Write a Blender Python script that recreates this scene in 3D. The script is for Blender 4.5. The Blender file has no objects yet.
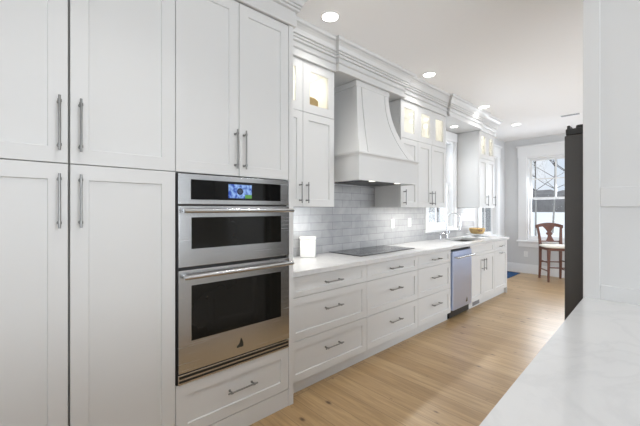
import bpy, bmesh, math, random
from mathutils import Vector, Matrix

scene = bpy.context.scene
COL = scene.collection
PI = math.pi
random.seed(7)

# ------------------------------------------------------------------ camera
CAM_H = 1.37
cam_data = bpy.data.cameras.new('camera')
cam = bpy.data.objects.new('camera', cam_data)
COL.objects.link(cam)
cam_data.sensor_fit = 'HORIZONTAL'
cam_data.sensor_width = 36.0
cam_data.lens = 36.0 * 330.0 / 640.0
cam_data.shift_y = -3.8 / 640.0
cam_data.clip_start = 0.02
cam_data.clip_end = 900
cam.location = (0, 0, CAM_H)
cam.rotation_euler = (PI / 2, 0, math.radians(47.25))
scene.camera = cam

# ------------------------------------------------------------------ view, world, lights
scene.view_settings.view_transform = 'Standard'
scene.view_settings.look = 'None'
scene.view_settings.gamma = 1.0
scene.view_settings.use_curve_mapping = False
scene.view_settings.exposure = 0.1
scene.cycles.use_denoising = True
scene.cycles.max_bounces = 10
scene.cycles.diffuse_bounces = 6
scene.cycles.transparent_max_bounces = 16
scene.cycles.sample_clamp_indirect = 6.0

world = bpy.data.worlds.new('winter_sky')
scene.world = world
world.use_nodes = True
wn = world.node_tree.nodes
wl = world.node_tree.links
wn.clear()
w_out = wn.new('ShaderNodeOutputWorld')
w_bg = wn.new('ShaderNodeBackground')
w_tc = wn.new('ShaderNodeTexCoord')
w_no = wn.new('ShaderNodeTexNoise')
w_no.inputs['Scale'].default_value = 3.0
w_no.inputs['Detail'].default_value = 5.0
w_cr = wn.new('ShaderNodeValToRGB')
w_cr.color_ramp.elements[0].position = 0.35
w_cr.color_ramp.elements[0].color = (0.56, 0.70, 0.90, 1)
w_cr.color_ramp.elements[1].position = 0.62
w_cr.color_ramp.elements[1].color = (0.90, 0.935, 1.0, 1)
wl.new(w_tc.outputs['Generated'], w_no.inputs['Vector'])
wl.new(w_no.outputs['Fac'], w_cr.inputs['Fac'])
wl.new(w_cr.outputs['Color'], w_bg.inputs['Color'])
wl.new(w_bg.outputs['Background'], w_out.inputs['Surface'])
w_bg.inputs['Strength'].default_value = 0.95


def area_light(name, loc, aim, sx, sy, power, color):
    d = bpy.data.lights.new(name, 'AREA')
    d.shape = 'RECTANGLE'
    d.size = sx
    d.size_y = sy
    d.energy = power
    d.color = color
    o = bpy.data.objects.new(name, d)
    COL.objects.link(o)
    o.location = loc
    o.rotation_euler = Vector(aim).to_track_quat('-Z', 'Y').to_euler()
    return o


# sink and far windows: daylight; side, back and dining lamps: added fill
area_light('side_fill', (3.15, 0.1, 1.55), (-1, 0, 1.05), 3.3, 1.9, 100, (0.90, 0.955, 1.0))  # added fill, tilted up to brighten the ceiling
area_light('back_fill', (-1.05, -3.15, 1.55), (0, 1, 2.2), 2.6, 1.9, 24, (0.90, 0.955, 1.0))
area_light('dining_fill', (3.15, 5.4, 1.45), (-1, 0, 0.12), 3.5, 1.9, 112, (0.85, 0.925, 1.0))
area_light('daylight_sink_window', (-2.80, 4.93, 1.78), (1, 0, 0), 0.8, 1.3, 14, (0.86, 0.92, 1.0))
area_light('daylight_far_window', (-1.68, 8.32, 1.6), (0, -1, -0.55), 0.85, 1.6, 34, (0.86, 0.92, 1.0))


sun_d = bpy.data.lights.new('snow_fill_sun', 'SUN')  # added sun lamp that brightens the snow under an overcast sky
sun_d.energy = 1.5
sun_d.angle = math.radians(15)
sun_d.color = (1.0, 0.98, 0.95)
sun_o = bpy.data.objects.new('snow_fill_sun', sun_d)
COL.objects.link(sun_o)
sun_o.rotation_euler = Vector((-0.45, 0.30, -0.84)).to_track_quat('-Z', 'Y').to_euler()


# ------------------------------------------------------------------ helpers
LOC = {}


class MB:
    """collects shapes given in world coordinates; build() links them as one mesh object"""

    def __init__(self):
        self.bm = bmesh.new()

    def poly(self, pts):
        vs = [self.bm.verts.new(p) for p in pts]
        return self.bm.faces.new(vs)

    def box(self, x0, x1, y0, y1, z0, z1, bev=0.0):
        b = bmesh.new()
        m = Matrix.Translation(((x0 + x1) / 2, (y0 + y1) / 2, (z0 + z1) / 2)) @ Matrix.Diagonal((abs(x1 - x0), abs(y1 - y0), abs(z1 - z0), 1))
        bmesh.ops.create_cube(b, size=1, matrix=m)
        if bev > 0:
            bmesh.ops.bevel(b, geom=list(b.edges), offset=bev, segments=2, affect='EDGES', profile=0.5)
        self._merge(b)

    def obox(self, c, size, rotz, bev=0.0):
        b = bmesh.new()
        m = Matrix.Translation(c) @ Matrix.Rotation(rotz, 4, 'Z') @ Matrix.Diagonal((*size, 1))
        bmesh.ops.create_cube(b, size=1, matrix=m)
        if bev > 0:
            bmesh.ops.bevel(b, geom=list(b.edges), offset=bev, segments=3, affect='EDGES', profile=0.5)
        self._merge(b)

    def _merge(self, b):
        me = bpy.data.meshes.new('tmp')
        b.to_mesh(me)
        b.free()
        self.bm.from_mesh(me)
        bpy.data.meshes.remove(me)

    def rod(self, p0, p1, r0, r1=None, seg=14):
        r1 = r0 if r1 is None else r1
        self.tube([p0, p1], [r0, r1], seg)

    def tube(self, pts, radii, seg=12, cap=True):
        pts = [Vector(p) for p in pts]
        n = len(pts)
        if not isinstance(radii, (list, tuple)):
            radii = [radii] * n
        rings = []
        d0 = (pts[1] - pts[0]).normalized()
        ref = Vector((0, 0, 1)) if abs(d0.z) < 0.9 else Vector((1, 0, 0))
        u = d0.cross(ref).normalized()
        for i, p in enumerate(pts):
            if i == 0:
                d = pts[1] - pts[0]
            elif i == n - 1:
                d = pts[-1] - pts[-2]
            else:
                d = (pts[i + 1] - pts[i]).normalized() + (pts[i] - pts[i - 1]).normalized()
            d.normalize()
            u = (u - d * u.dot(d)).normalized()
            v = d.cross(u)
            rings.append([self.bm.verts.new(p + (u * math.cos(2 * PI * k / seg) + v * math.sin(2 * PI * k / seg)) * radii[i]) for k in range(seg)])
        for a, b in zip(rings, rings[1:]):
            for k in range(seg):
                self.bm.faces.new((a[k], a[(k + 1) % seg], b[(k + 1) % seg], b[k]))
        if cap:
            self.bm.faces.new(rings[0][::-1])
            self.bm.faces.new(rings[-1])

    def lathe(self, c, prof, seg=40, sx=1.0, sy=1.0, rot=0.0, close=True):
        """prof: (radius, z) pairs, turned about the vertical through c"""
        cx, cy, cz = c
        rings = []
        for r, z in prof:
            ring = []
            for k in range(seg):
                a = 2 * PI * k / seg
                px, py = r * sx * math.cos(a), r * sy * math.sin(a)
                ring.append(self.bm.verts.new((cx + px * math.cos(rot) - py * math.sin(rot), cy + px * math.sin(rot) + py * math.cos(rot), cz + z)))
            rings.append(ring)
        for a, b in zip(rings, rings[1:]):
            for k in range(seg):
                self.bm.faces.new((a[k], a[(k + 1) % seg], b[(k + 1) % seg], b[k]))
        if close:
            self.bm.faces.new(rings[0][::-1])
            self.bm.faces.new(rings[-1])

    def rings(self, loops, cap_first=True, cap_last=True):
        vs = [[self.bm.verts.new(p) for p in lp] for lp in loops]
        n = len(vs[0])
        for a, b in zip(vs, vs[1:]):
            for k in range(n):
                self.bm.faces.new((a[k], a[(k + 1) % n], b[(k + 1) % n], b[k]))
        if cap_first:
            self.bm.faces.new(vs[0][::-1])
        if cap_last:
            self.bm.faces.new(vs[-1])

    def build(self, name, mat, parent=None, loc=None, smooth=False, angle=35):
        bm = self.bm
        bmesh.ops.recalc_face_normals(bm, faces=bm.faces)
        L = Vector((0, 0, 0))
        if parent is not None:
            L = LOC[parent.name]
        elif loc is not None:
            L = Vector(loc)
        bm.transform(Matrix.Translation(-L))
        me = bpy.data.meshes.new(name)
        bm.to_mesh(me)
        bm.free()
        o = bpy.data.objects.new(name, me)
        COL.objects.link(o)
        if mat is not None:
            me.materials.append(mat)
        if smooth:
            for p in me.polygons:
                p.use_smooth = True
            me.set_sharp_from_angle(angle=math.radians(angle))
        if parent is not None:
            o.parent = parent
        else:
            o.location = L
        LOC[o.name] = L
        return o


def thing(name, loc, label, cat, group=None):
    o = bpy.data.objects.new(name, None)
    o.empty_display_size = 0.1
    COL.objects.link(o)
    o.location = loc
    LOC[o.name] = Vector(loc)
    return tag(o, label, cat, group)


def tag(o, label, cat, group=None, kind=None):
    o['label'] = label
    o['category'] = cat
    if group:
        o['group'] = group
    if kind:
        o['kind'] = kind
    return o


def structure(o):
    o['kind'] = 'structure'
    return o


def struct_root(name, loc):
    o = bpy.data.objects.new(name, None)
    COL.objects.link(o)
    o.location = loc
    LOC[o.name] = Vector(loc)
    o['kind'] = 'structure'
    return o


def copy_tree(o, parent=None):
    c = o.copy()
    COL.objects.link(c)
    LOC[c.name] = LOC[o.name]
    if parent is not None:
        c.parent = parent
    for ch in list(o.children):
        copy_tree(ch, c)
    return c


# ------------------------------------------------------------------ materials
def new_mat(name):
    m = bpy.data.materials.new(name)
    m.use_nodes = True
    nt = m.node_tree
    return m, nt, nt.nodes['Principled BSDF']


def simple(name, col, rough=0.5, metal=0.0, spec=0.5, bump=None, emit=None, estr=0.0, vary=0.0, vscale=4.0):
    m, nt, b = new_mat(name)
    b.inputs['Base Color'].default_value = (*col, 1)
    b.inputs['Roughness'].default_value = rough
    b.inputs['Metallic'].default_value = metal
    b.inputs['Specular IOR Level'].default_value = spec
    tc = nt.nodes.new('ShaderNodeTexCoord')
    if vary > 0:
        no = nt.nodes.new('ShaderNodeTexNoise')
        no.inputs['Scale'].default_value = vscale
        no.inputs['Detail'].default_value = 4
        mx = nt.nodes.new('ShaderNodeMix')
        mx.data_type = 'RGBA'
        mx.inputs['A'].default_value = (*[c * (1 - vary) for c in col], 1)
        mx.inputs['B'].default_value = (*[min(1, c * (1 + vary)) for c in col], 1)
        nt.links.new(tc.outputs['Object'], no.inputs['Vector'])
        nt.links.new(no.outputs['Fac'], mx.inputs['Factor'])
        nt.links.new(mx.outputs['Result'], b.inputs['Base Color'])
    if bump:
        no2 = nt.nodes.new('ShaderNodeTexNoise')
        no2.inputs['Scale'].default_value = bump[0]
        bp = nt.nodes.new('ShaderNodeBump')
        bp.inputs['Strength'].default_value = bump[1]
        bp.inputs['Distance'].default_value = 0.002
        nt.links.new(tc.outputs['Object'], no2.inputs['Vector'])
        nt.links.new(no2.outputs['Fac'], bp.inputs['Height'])
        nt.links.new(bp.outputs['Normal'], b.inputs['Normal'])
    if emit:
        b.inputs['Emission Color'].default_value = (*emit, 1)
        b.inputs['Emission Strength'].default_value = estr
    return m


def brushed(name, col, rough, stretch, strength=0.06, metal=1.0):
    m, nt, b = new_mat(name)
    b.inputs['Metallic'].default_value = metal
    tc = nt.nodes.new('ShaderNodeTexCoord')
    mp = nt.nodes.new('ShaderNodeMapping')
    mp.inputs['Scale'].default_value = stretch
    no = nt.nodes.new('ShaderNodeTexNoise')
    no.inputs['Scale'].default_value = 1.0
    no.inputs['Detail'].default_value = 3
    mr = nt.nodes.new('ShaderNodeMapRange')
    mr.inputs['To Min'].default_value = rough - 0.05
    mr.inputs['To Max'].default_value = rough + 0.07
    b.inputs['Base Color'].default_value = (*col, 1)
    bp = nt.nodes.new('ShaderNodeBump')
    bp.inputs['Strength'].default_value = strength
    bp.inputs['Distance'].default_value = 0.001
    nt.links.new(tc.outputs['Object'], mp.inputs['Vector'])
    nt.links.new(mp.outputs['Vector'], no.inputs['Vector'])
    nt.links.new(no.outputs['Fac'], mr.inputs['Value'])
    nt.links.new(mr.outputs['Result'], b.inputs['Roughness'])
    nt.links.new(no.outputs['Fac'], bp.inputs['Height'])
    nt.links.new(bp.outputs['Normal'], b.inputs['Normal'])
    return m


def glass_mat(name, tint=(1, 1, 1), refl=0.08):
    m = bpy.data.materials.new(name)
    m.use_nodes = True
    nt = m.node_tree
    nt.nodes.clear()
    out = nt.nodes.new('ShaderNodeOutputMaterial')
    tr = nt.nodes.new('ShaderNodeBsdfTransparent')
    tr.inputs['Color'].default_value = (*tint, 1)
    gl = nt.nodes.new('ShaderNodeBsdfGlossy')
    gl.inputs['Roughness'].default_value = 0.02
    mix = nt.nodes.new('ShaderNodeMixShader')
    fr = nt.nodes.new('ShaderNodeFresnel')
    fr.inputs['IOR'].default_value = 1.35
    mth = nt.nodes.new('ShaderNodeMath')
    mth.operation = 'MULTIPLY'
    mth.inputs[1].default_value = refl / 0.08
    mth.use_clamp = True
    nt.links.new(fr.outputs['Fac'], mth.inputs[0])
    nt.links.new(mth.outputs['Value'], mix.inputs['Fac'])
    nt.links.new(tr.outputs['BSDF'], mix.inputs[1])
    nt.links.new(gl.outputs['BSDF'], mix.inputs[2])
    nt.links.new(mix.outputs['Shader'], out.inputs['Surface'])
    return m


M = {}
M['cab'] = simple('cabinet_paint', (0.685, 0.685, 0.678), rough=0.42, vary=0.012, vscale=2.0)
M['gap'] = simple('cabinet_interior_shadow_gap', (0.25, 0.245, 0.235), rough=0.8)
M['crown'] = simple('crown_paint', (0.655, 0.655, 0.65), rough=0.3, vary=0.01)
M['wall'] = simple('wall_paint', (0.66, 0.665, 0.67), rough=0.7, bump=(220, 0.05), vary=0.012, vscale=1.2)
M['ceil'] = simple('ceiling_paint', (0.92, 0.92, 0.925), rough=0.85, vary=0.008, vscale=1.0)
M['trim'] = simple('trim_paint', (0.84, 0.845, 0.85), rough=0.35, vary=0.008)
M['cream'] = simple('cabinet_interior', (0.93, 0.92, 0.89), rough=0.6, vary=0.01)
M['nickel'] = brushed('satin_nickel', (0.27, 0.268, 0.26), 0.30, (60, 60, 60), 0.03)
M['chrome'] = simple('chrome', (0.75, 0.76, 0.78), rough=0.12, metal=1.0)
M['steel'] = brushed('brushed_stainless', (0.63, 0.64, 0.65), 0.24, (3, 2, 220), 0.03)
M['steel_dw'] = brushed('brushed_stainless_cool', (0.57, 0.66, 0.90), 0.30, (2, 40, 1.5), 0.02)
M['steel_sink'] = brushed('sink_stainless', (0.34, 0.34, 0.33), 0.32, (60, 60, 4), 0.08)
M['blackglass'] = simple('black_glass', (0.006, 0.006, 0.006), rough=0.045, spec=0.28, vary=0.05)
M['ovenglass'] = simple('oven_window_glass', (0.010, 0.0095, 0.008), rough=0.05, spec=0.32, vary=0.1)
M['cooktop'] = simple('cooktop_glass', (0.018, 0.019, 0.022), rough=0.06, spec=0.6, vary=0.05)
M['black'] = simple('black_plastic', (0.015, 0.015, 0.015), rough=0.45, vary=0.05)
M['ring'] = simple('burner_ring', (0.10, 0.10, 0.105), rough=0.25, vary=0.05)
M['fridge'] = simple('dark_fridge_side', (0.052, 0.046, 0.040), rough=0.42, vary=0.04, vscale=6)
M['fridge_top'] = simple('fridge_hinge_cover', (0.018, 0.017, 0.015), rough=0.5, vary=0.05)
M['white'] = simple('white_plastic', (0.86, 0.86, 0.85), rough=0.35, vary=0.01)
M['ceramic'] = simple('white_ceramic', (0.88, 0.88, 0.87), rough=0.18, vary=0.01)
M['lamp'] = simple('lamp_diffuser', (0.9, 0.9, 0.9), rough=0.4, emit=(1.0, 0.97, 0.92), estr=9.0)
M['puck'] = simple('cabinet_puck_light', (0.9, 0.9, 0.85), rough=0.4, emit=(1.0, 0.95, 0.84), estr=2.0)
M['lamp_bar'] = simple('light_bar_diffuser', (0.9, 0.9, 0.9), rough=0.4, emit=(1.0, 0.97, 0.92), estr=2.5)
M['stool'] = simple('stool_wood', (0.12, 0.037, 0.017), rough=0.45, vary=0.25, vscale=18)
M['cushion'] = simple('cushion_fabric', (0.76, 0.72, 0.64), rough=0.9, bump=(300, 0.2), vary=0.05)
M['rug'] = simple('blue_rug', (0.006, 0.055, 0.16), rough=0.95, bump=(400, 0.5), vary=0.35, vscale=14)
M['snow'] = simple('snow_and_ice', (0.88, 0.885, 0.89), rough=0.9, vary=0.05, vscale=0.05)
M['bark'] = simple('bark', (0.045, 0.038, 0.034), rough=0.9, vary=0.3, vscale=8)
M['birch'] = simple('birch_bark', (0.34, 0.33, 0.31), rough=0.9, vary=0.5, vscale=9)
M['hill'] = simple('wooded_hill', (0.20, 0.195, 0.195), rough=1.0, vary=0.4, vscale=0.15)
M['pane'] = glass_mat('window_glass', (0.97, 0.98, 0.98), 0.06)
M['cabglass'] = glass_mat('cabinet_glass', (0.98, 0.98, 0.96), 0.05)
M['logo'] = simple('dark_emblem', (0.05, 0.052, 0.045), rough=0.3, metal=0.6)
M['rubber'] = simple('grey_grille', (0.20, 0.20, 0.21), rough=0.5)


def floor_material():
    m, nt, b = new_mat('oak_planks')
    N, Lk = nt.nodes, nt.links
    tc = N.new('ShaderNodeTexCoord')
    br = N.new('ShaderNodeTexBrick')
    br.offset = 0.37
    br.inputs['Scale'].default_value = 1.0
    br.inputs['Brick Width'].default_value = 1.9
    br.inputs['Row Height'].default_value = 0.165
    br.inputs['Mortar Size'].default_value = 0.0022
    br.inputs['Mortar Smooth'].default_value = 0.3
    br.inputs['Bias'].default_value = 0.0
    br.inputs['Color1'].default_value = (0.0, 0.0, 0.0, 1)
    br.inputs['Color2'].default_value = (1, 1, 1, 1)
    br.inputs['Mortar'].default_value = (0.5, 0.5, 0.5, 1)
    Lk.new(tc.outputs['Object'], br.inputs['Vector'])
    tone = N.new('ShaderNodeValToRGB')
    tone.color_ramp.elements[0].color = (0.40, 0.262, 0.125, 1)
    tone.color_ramp.elements[1].color = (0.49, 0.338, 0.178, 1)
    Lk.new(br.outputs['Color'], tone.inputs['Fac'])
    # grain along the plank, shifted per plank
    sh = N.new('ShaderNodeVectorMath')
    sh.operation = 'MULTIPLY_ADD'
    sh.inputs[1].default_value = (5.0, 3.0, 1.0)
    Lk.new(br.outputs['Color'], sh.inputs[0])
    Lk.new(tc.outputs['Object'], sh.inputs[2])
    mp = N.new('ShaderNodeMapping')
    mp.inputs['Scale'].default_value = (1.6, 22.0, 1.0)
    Lk.new(sh.outputs['Vector'], mp.inputs['Vector'])
    g = N.new('ShaderNodeTexNoise')
    g.inputs['Scale'].default_value = 1.6
    g.inputs['Detail'].default_value = 7
    g.inputs['Roughness'].default_value = 0.62
    g.inputs['Distortion'].default_value = 0.6
    Lk.new(mp.outputs['Vector'], g.inputs['Vector'])
    gr = N.new('ShaderNodeValToRGB')
    gr.color_ramp.elements[0].position = 0.30
    gr.color_ramp.elements[0].color = (0.70, 0.66, 0.61, 1)
    gr.color_ramp.elements[1].position = 0.66
    gr.color_ramp.elements[1].color = (1.08, 1.07, 1.06, 1)
    Lk.new(g.outputs['Fac'], gr.inputs['Fac'])
    mul = N.new('ShaderNodeMix')
    mul.data_type = 'RGBA'
    mul.blend_type = 'MULTIPLY'
    mul.inputs['Factor'].default_value = 0.95
    Lk.new(tone.outputs['Color'], mul.inputs['A'])
    Lk.new(gr.outputs['Color'], mul.inputs['B'])
    # knots
    kmp = N.new('ShaderNodeMapping')
    kmp.inputs['Scale'].default_value = (1.0, 1.9, 1.0)
    Lk.new(tc.outputs['Object'], kmp.inputs['Vector'])
    kn = N.new('ShaderNodeTexVoronoi')
    kn.voronoi_dimensions = '2D'
    kn.inputs['Scale'].default_value = 2.3
    Lk.new(kmp.outputs['Vector'], kn.inputs['Vector'])
    kr = N.new('ShaderNodeValToRGB')
    kr.color_ramp.elements[0].position = 0.035
    kr.color_ramp.elements[0].color = (0.16, 0.10, 0.06, 1)
    kr.color_ramp.elements[1].position = 0.095
    kr.color_ramp.elements[1].color = (1, 1, 1, 1)
    ksp = N.new('ShaderNodeSeparateColor')
    Lk.new(kn.outputs['Color'], ksp.inputs['Color'])
    kadd = N.new('ShaderNodeMath')
    kadd.operation = 'MULTIPLY_ADD'
    kadd.inputs[1].default_value = 0.075
    Lk.new(ksp.outputs['Red'], kadd.inputs[0])
    Lk.new(kn.outputs['Distance'], kadd.inputs[2])
    Lk.new(kadd.outputs['Value'], kr.inputs['Fac'])
    mk = N.new('ShaderNodeMix')
    mk.data_type = 'RGBA'
    mk.blend_type = 'MULTIPLY'
    mk.inputs['Factor'].default_value = 0.95
    Lk.new(mul.outputs['Result'], mk.inputs['A'])
    Lk.new(kr.outputs['Color'], mk.inputs['B'])
    # thin joints
    mj = N.new('ShaderNodeMix')
    mj.data_type = 'RGBA'
    mj.inputs['B'].default_value = (0.16, 0.10, 0.05, 1)
    jm = N.new('ShaderNodeMath')
    jm.operation = 'MULTIPLY'
    jm.inputs[1].default_value = 0.8
    Lk.new(br.outputs['Fac'], jm.inputs[0])
    Lk.new(jm.outputs['Value'], mj.inputs['Factor'])
    Lk.new(mk.outputs['Result'], mj.inputs['A'])
    Lk.new(mj.outputs['Result'], b.inputs['Base Color'])
    b.inputs['Roughness'].default_value = 0.31
    b.inputs['Specular IOR Level'].default_value = 0.55
    bp = N.new('ShaderNodeBump')
    bp.inputs['Strength'].default_value = 0.08
    bp.inputs['Distance'].default_value = 0.002
    Lk.new(g.outputs['Fac'], bp.inputs['Height'])
    Lk.new(bp.outputs['Normal'], b.inputs['Normal'])
    return m


def tile_material():
    m, nt, b = new_mat('subway_tile')
    N, Lk = nt.nodes, nt.links
    tc = N.new('ShaderNodeTexCoord')
    sp = N.new('ShaderNodeSeparateXYZ')
    cb = N.new('ShaderNodeCombineXYZ')
    Lk.new(tc.outputs['Object'], sp.inputs['Vector'])
    Lk.new(sp.outputs['Y'], cb.inputs['X'])
    Lk.new(sp.outputs['Z'], cb.inputs['Y'])
    br = N.new('ShaderNodeTexBrick')
    br.offset = 0.5
    br.inputs['Scale'].default_value = 1.0
    br.inputs['Brick Width'].default_value = 0.305
    br.inputs['Row Height'].default_value = 0.079
    br.inputs['Mortar Size'].default_value = 0.0022
    br.inputs['Mortar Smooth'].default_value = 0.2
    br.inputs['Color1'].default_value = (0.405, 0.41, 0.42, 1)
    br.inputs['Color2'].default_value = (0.47, 0.472, 0.478, 1)
    br.inputs['Mortar'].default_value = (0.27, 0.27, 0.28, 1)
    Lk.new(cb.outputs['Vector'], br.inputs['Vector'])
    no = N.new('ShaderNodeTexNoise')
    no.inputs['Scale'].default_value = 7
    no.inputs['Detail'].default_value = 5
    no.inputs['Distortion'].default_value = 0.8
    Lk.new(tc.outputs['Object'], no.inputs['Vector'])
    cr = N.new('ShaderNodeValToRGB')
    cr.color_ramp.elements[0].position = 0.3
    cr.color_ramp.elements[0].color = (0.88, 0.885, 0.90, 1)
    cr.color_ramp.elements[1].position = 0.65
    cr.color_ramp.elements[1].color = (1.05, 1.05, 1.05, 1)
    Lk.new(no.outputs['Fac'], cr.inputs['Fac'])
    mx = N.new('ShaderNodeMix')
    mx.data_type = 'RGBA'
    mx.blend_type = 'MULTIPLY'
    mx.inputs['Factor'].default_value = 1.0
    Lk.new(br.outputs['Color'], mx.inputs['A'])
    Lk.new(cr.outputs['Color'], mx.inputs['B'])
    Lk.new(mx.outputs['Result'], b.inputs['Base Color'])
    b.inputs['Roughness'].default_value = 0.14
    inv = N.new('ShaderNodeMath')
    inv.operation = 'SUBTRACT'
    inv.inputs[0].default_value = 1.0
    Lk.new(br.outputs['Fac'], inv.inputs[1])
    bp = N.new('ShaderNodeBump')
    bp.inputs['Strength'].default_value = 0.5
    bp.inputs['Distance'].default_value = 0.002
    Lk.new(inv.outputs['Value'], bp.inputs['Height'])
    Lk.new(bp.outputs['Normal'], b.inputs['Normal'])
    return m


def quartz_material():
    m, nt, b = new_mat('white_quartz')
    N, Lk = nt.nodes, nt.links
    tc = N.new('ShaderNodeTexCoord')
    n1 = N.new('ShaderNodeTexNoise')
    n1.inputs['Scale'].default_value = 2.6
    n1.inputs['Detail'].default_value = 8
    n1.inputs['Roughness'].default_value = 0.6
    n1.inputs['Distortion'].default_value = 1.6
    Lk.new(tc.outputs['Object'], n1.inputs['Vector'])
    vein = N.new('ShaderNodeValToRGB')
    e = vein.color_ramp.elements
    e[0].position = 0.44
    e[0].color = (1, 1, 1, 1)
    e[1].position = 0.56
    e[1].color = (1, 1, 1, 1)
    mid = vein.color_ramp.elements.new(0.50)
    mid.color = (0.945, 0.946, 0.95, 1)
    Lk.new(n1.outputs['Fac'], vein.inputs['Fac'])
    n2 = N.new('ShaderNodeTexNoise')
    n2.inputs['Scale'].default_value = 1.3
    n2.inputs['Detail'].default_value = 5
    Lk.new(tc.outputs['Object'], n2.inputs['Vector'])
    cl = N.new('ShaderNodeValToRGB')
    cl.color_ramp.elements[0].position = 0.35
    cl.color_ramp.elements[0].color = (0.63, 0.63, 0.633, 1)
    cl.color_ramp.elements[1].position = 0.6
    cl.color_ramp.elements[1].color = (0.68, 0.68, 0.676, 1)
    Lk.new(n2.outputs['Fac'], cl.inputs['Fac'])
    mx = N.new('ShaderNodeMix')
    mx.data_type = 'RGBA'
    mx.blend_type = 'MULTIPLY'
    mx.inputs['Factor'].default_value = 1.0
    Lk.new(cl.outputs['Color'], mx.inputs['A'])
    Lk.new(vein.outputs['Color'], mx.inputs['B'])
    Lk.new(mx.outputs['Result'], b.inputs['Base Color'])
    b.inputs['Roughness'].default_value = 0.16
    return m


def basket_material():
    m, nt, b = new_mat('woven_straw')
    N, Lk = nt.nodes, nt.links
    tc = N.new('ShaderNodeTexCoord')
    wv = N.new('ShaderNodeTexWave')
    wv.bands_direction = 'Z'
    wv.inputs['Scale'].default_value = 28
    wv.inputs['Distortion'].default_value = 2.5
    wv.inputs['Detail Scale'].default_value = 6
    Lk.new(tc.outputs['Object'], wv.inputs['Vector'])
    cr = N.new('ShaderNodeValToRGB')
    cr.color_ramp.elements[0].color = (0.36, 0.24, 0.10, 1)
    cr.color_ramp.elements[1].color = (0.62, 0.44, 0.19, 1)
    Lk.new(wv.outputs['Fac'], cr.inputs['Fac'])
    Lk.new(cr.outputs['Color'], b.inputs['Base Color'])
    b.inputs['Roughness'].default_value = 0.75
    return m


def display_material(y0, y1, z0, z1):
    """lit screen: blue and white blossoms with a dark dial in the middle and a green corner (object coordinates)"""
    m, nt, b = new_mat('oven_display')
    N, Lk = nt.nodes, nt.links
    tc = N.new('ShaderNodeTexCoord')
    vo = N.new('ShaderNodeTexNoise')
    vo.inputs['Scale'].default_value = 42
    vo.inputs['Detail'].default_value = 3
    Lk.new(tc.outputs['Object'], vo.inputs['Vector'])
    cr = N.new('ShaderNodeValToRGB')
    cr.color_ramp.elements[0].position = 0.38
    cr.color_ramp.elements[0].color = (0.015, 0.07, 0.42, 1)
    cr.color_ramp.elements[1].position = 0.62
    cr.color_ramp.elements[1].color = (0.32, 0.52, 0.88, 1)
    Lk.new(vo.outputs['Fac'], cr.inputs['Fac'])
    sp = N.new('ShaderNodeSeparateXYZ')
    Lk.new(tc.outputs['Object'], sp.inputs['Vector'])

    def math_node(op, a, bb):
        n = N.new('ShaderNodeMath')
        n.operation = op
        n.use_clamp = False
        for i, v in enumerate((a, bb)):
            if isinstance(v, (int, float)):
                n.inputs[i].default_value = v
            else:
                Lk.new(v, n.inputs[i])
        return n.outputs['Value']
    yc, zc = (y0 + y1) / 2 - 0.002, (z0 + z1) / 2
    gy = math_node('GREATER_THAN', sp.outputs['Y'], y0 + (y1 - y0) * 0.70)
    gz = math_node('LESS_THAN', sp.outputs['Z'], z0 + (z1 - z0) * 0.27)
    gm = math_node('MULTIPLY', gy, gz)
    m1 = N.new('ShaderNodeMix')
    m1.data_type = 'RGBA'
    m1.inputs['B'].default_value = (0.10, 0.30, 0.05, 1)
    Lk.new(gm, m1.inputs['Factor'])
    Lk.new(cr.outputs['Color'], m1.inputs['A'])
    dy = math_node('SUBTRACT', sp.outputs['Y'], yc)
    dz = math_node('SUBTRACT', sp.outputs['Z'], zc)
    r2 = math_node('ADD', math_node('MULTIPLY', dy, dy), math_node('MULTIPLY', dz, dz))
    rim = math_node('LESS_THAN', r2, 0.021 ** 2)
    core = math_node('LESS_THAN', r2, 0.012 ** 2)
    m2 = N.new('ShaderNodeMix')
    m2.data_type = 'RGBA'
    m2.inputs['B'].default_value = (0.004, 0.01, 0.04, 1)
    Lk.new(rim, m2.inputs['Factor'])
    Lk.new(m1.outputs['Result'], m2.inputs['A'])
    m3 = N.new('ShaderNodeMix')
    m3.data_type = 'RGBA'
    m3.inputs['B'].default_value = (0.03, 0.05, 0.09, 1)
    Lk.new(core, m3.inputs['Factor'])
    Lk.new(m2.outputs['Result'], m3.inputs['A'])
    b.inputs['Base Color'].default_value = (0.01, 0.01, 0.01, 1)
    b.inputs['Roughness'].default_value = 0.1
    Lk.new(m3.outputs['Result'], b.inputs['Emission Color'])
    b.inputs['Emission Strength'].default_value = 0.9
    return m


M['floor'] = floor_material()
M['tile'] = tile_material()
M['quartz'] = quartz_material()
M['straw'] = basket_material()

# ------------------------------------------------------------------ the setting
XW = -2.50        # kitchen part of the left wall
XW2 = -2.62       # left wall past the cabinets
YF = 8.05         # far wall
ZC = 2.88         # ceiling
XR = 0.42         # wall beside the peninsula
XE = 3.20         # dining end
YB = -3.20        # wall behind the camera

mb = MB()
mb.box(-2.9, 3.4, -3.4, 8.25, -0.15, 0.0)
structure(mb.build('floor', M['floor']))
mb = MB()
mb.box(-2.9, 3.4, -3.4, 8.25, ZC, ZC + 0.15)
structure(mb.build('ceiling', M['ceil']))


def wall_with_holes(name, Mf, s0, s1, o0, o1, holes, z1=ZC):
    """holes: (s0, s1, z0, z1) in order along s"""
    mb = MB()

    def bx(a, b, c, d):
        if b - a < 1e-4 or d - c < 1e-4:
            return
        p, q = Mf(a, c, o0), Mf(b, d, o1)
        mb.box(min(p[0], q[0]), max(p[0], q[0]), min(p[1], q[1]), max(p[1], q[1]), c, d)
    cur = s0
    for (a, b, c, d) in holes:
        bx(cur, a, 0, z1)
        bx(a, b, 0, c)
        bx(a, b, d, z1)
        cur = b
    bx(cur, s1, 0, z1)
    return mb


def M_left(x):
    return lambda s, z, o: (x + o, s, z)


def M_far(y):
    return lambda s, z, o: (s, y - o, z)


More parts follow.
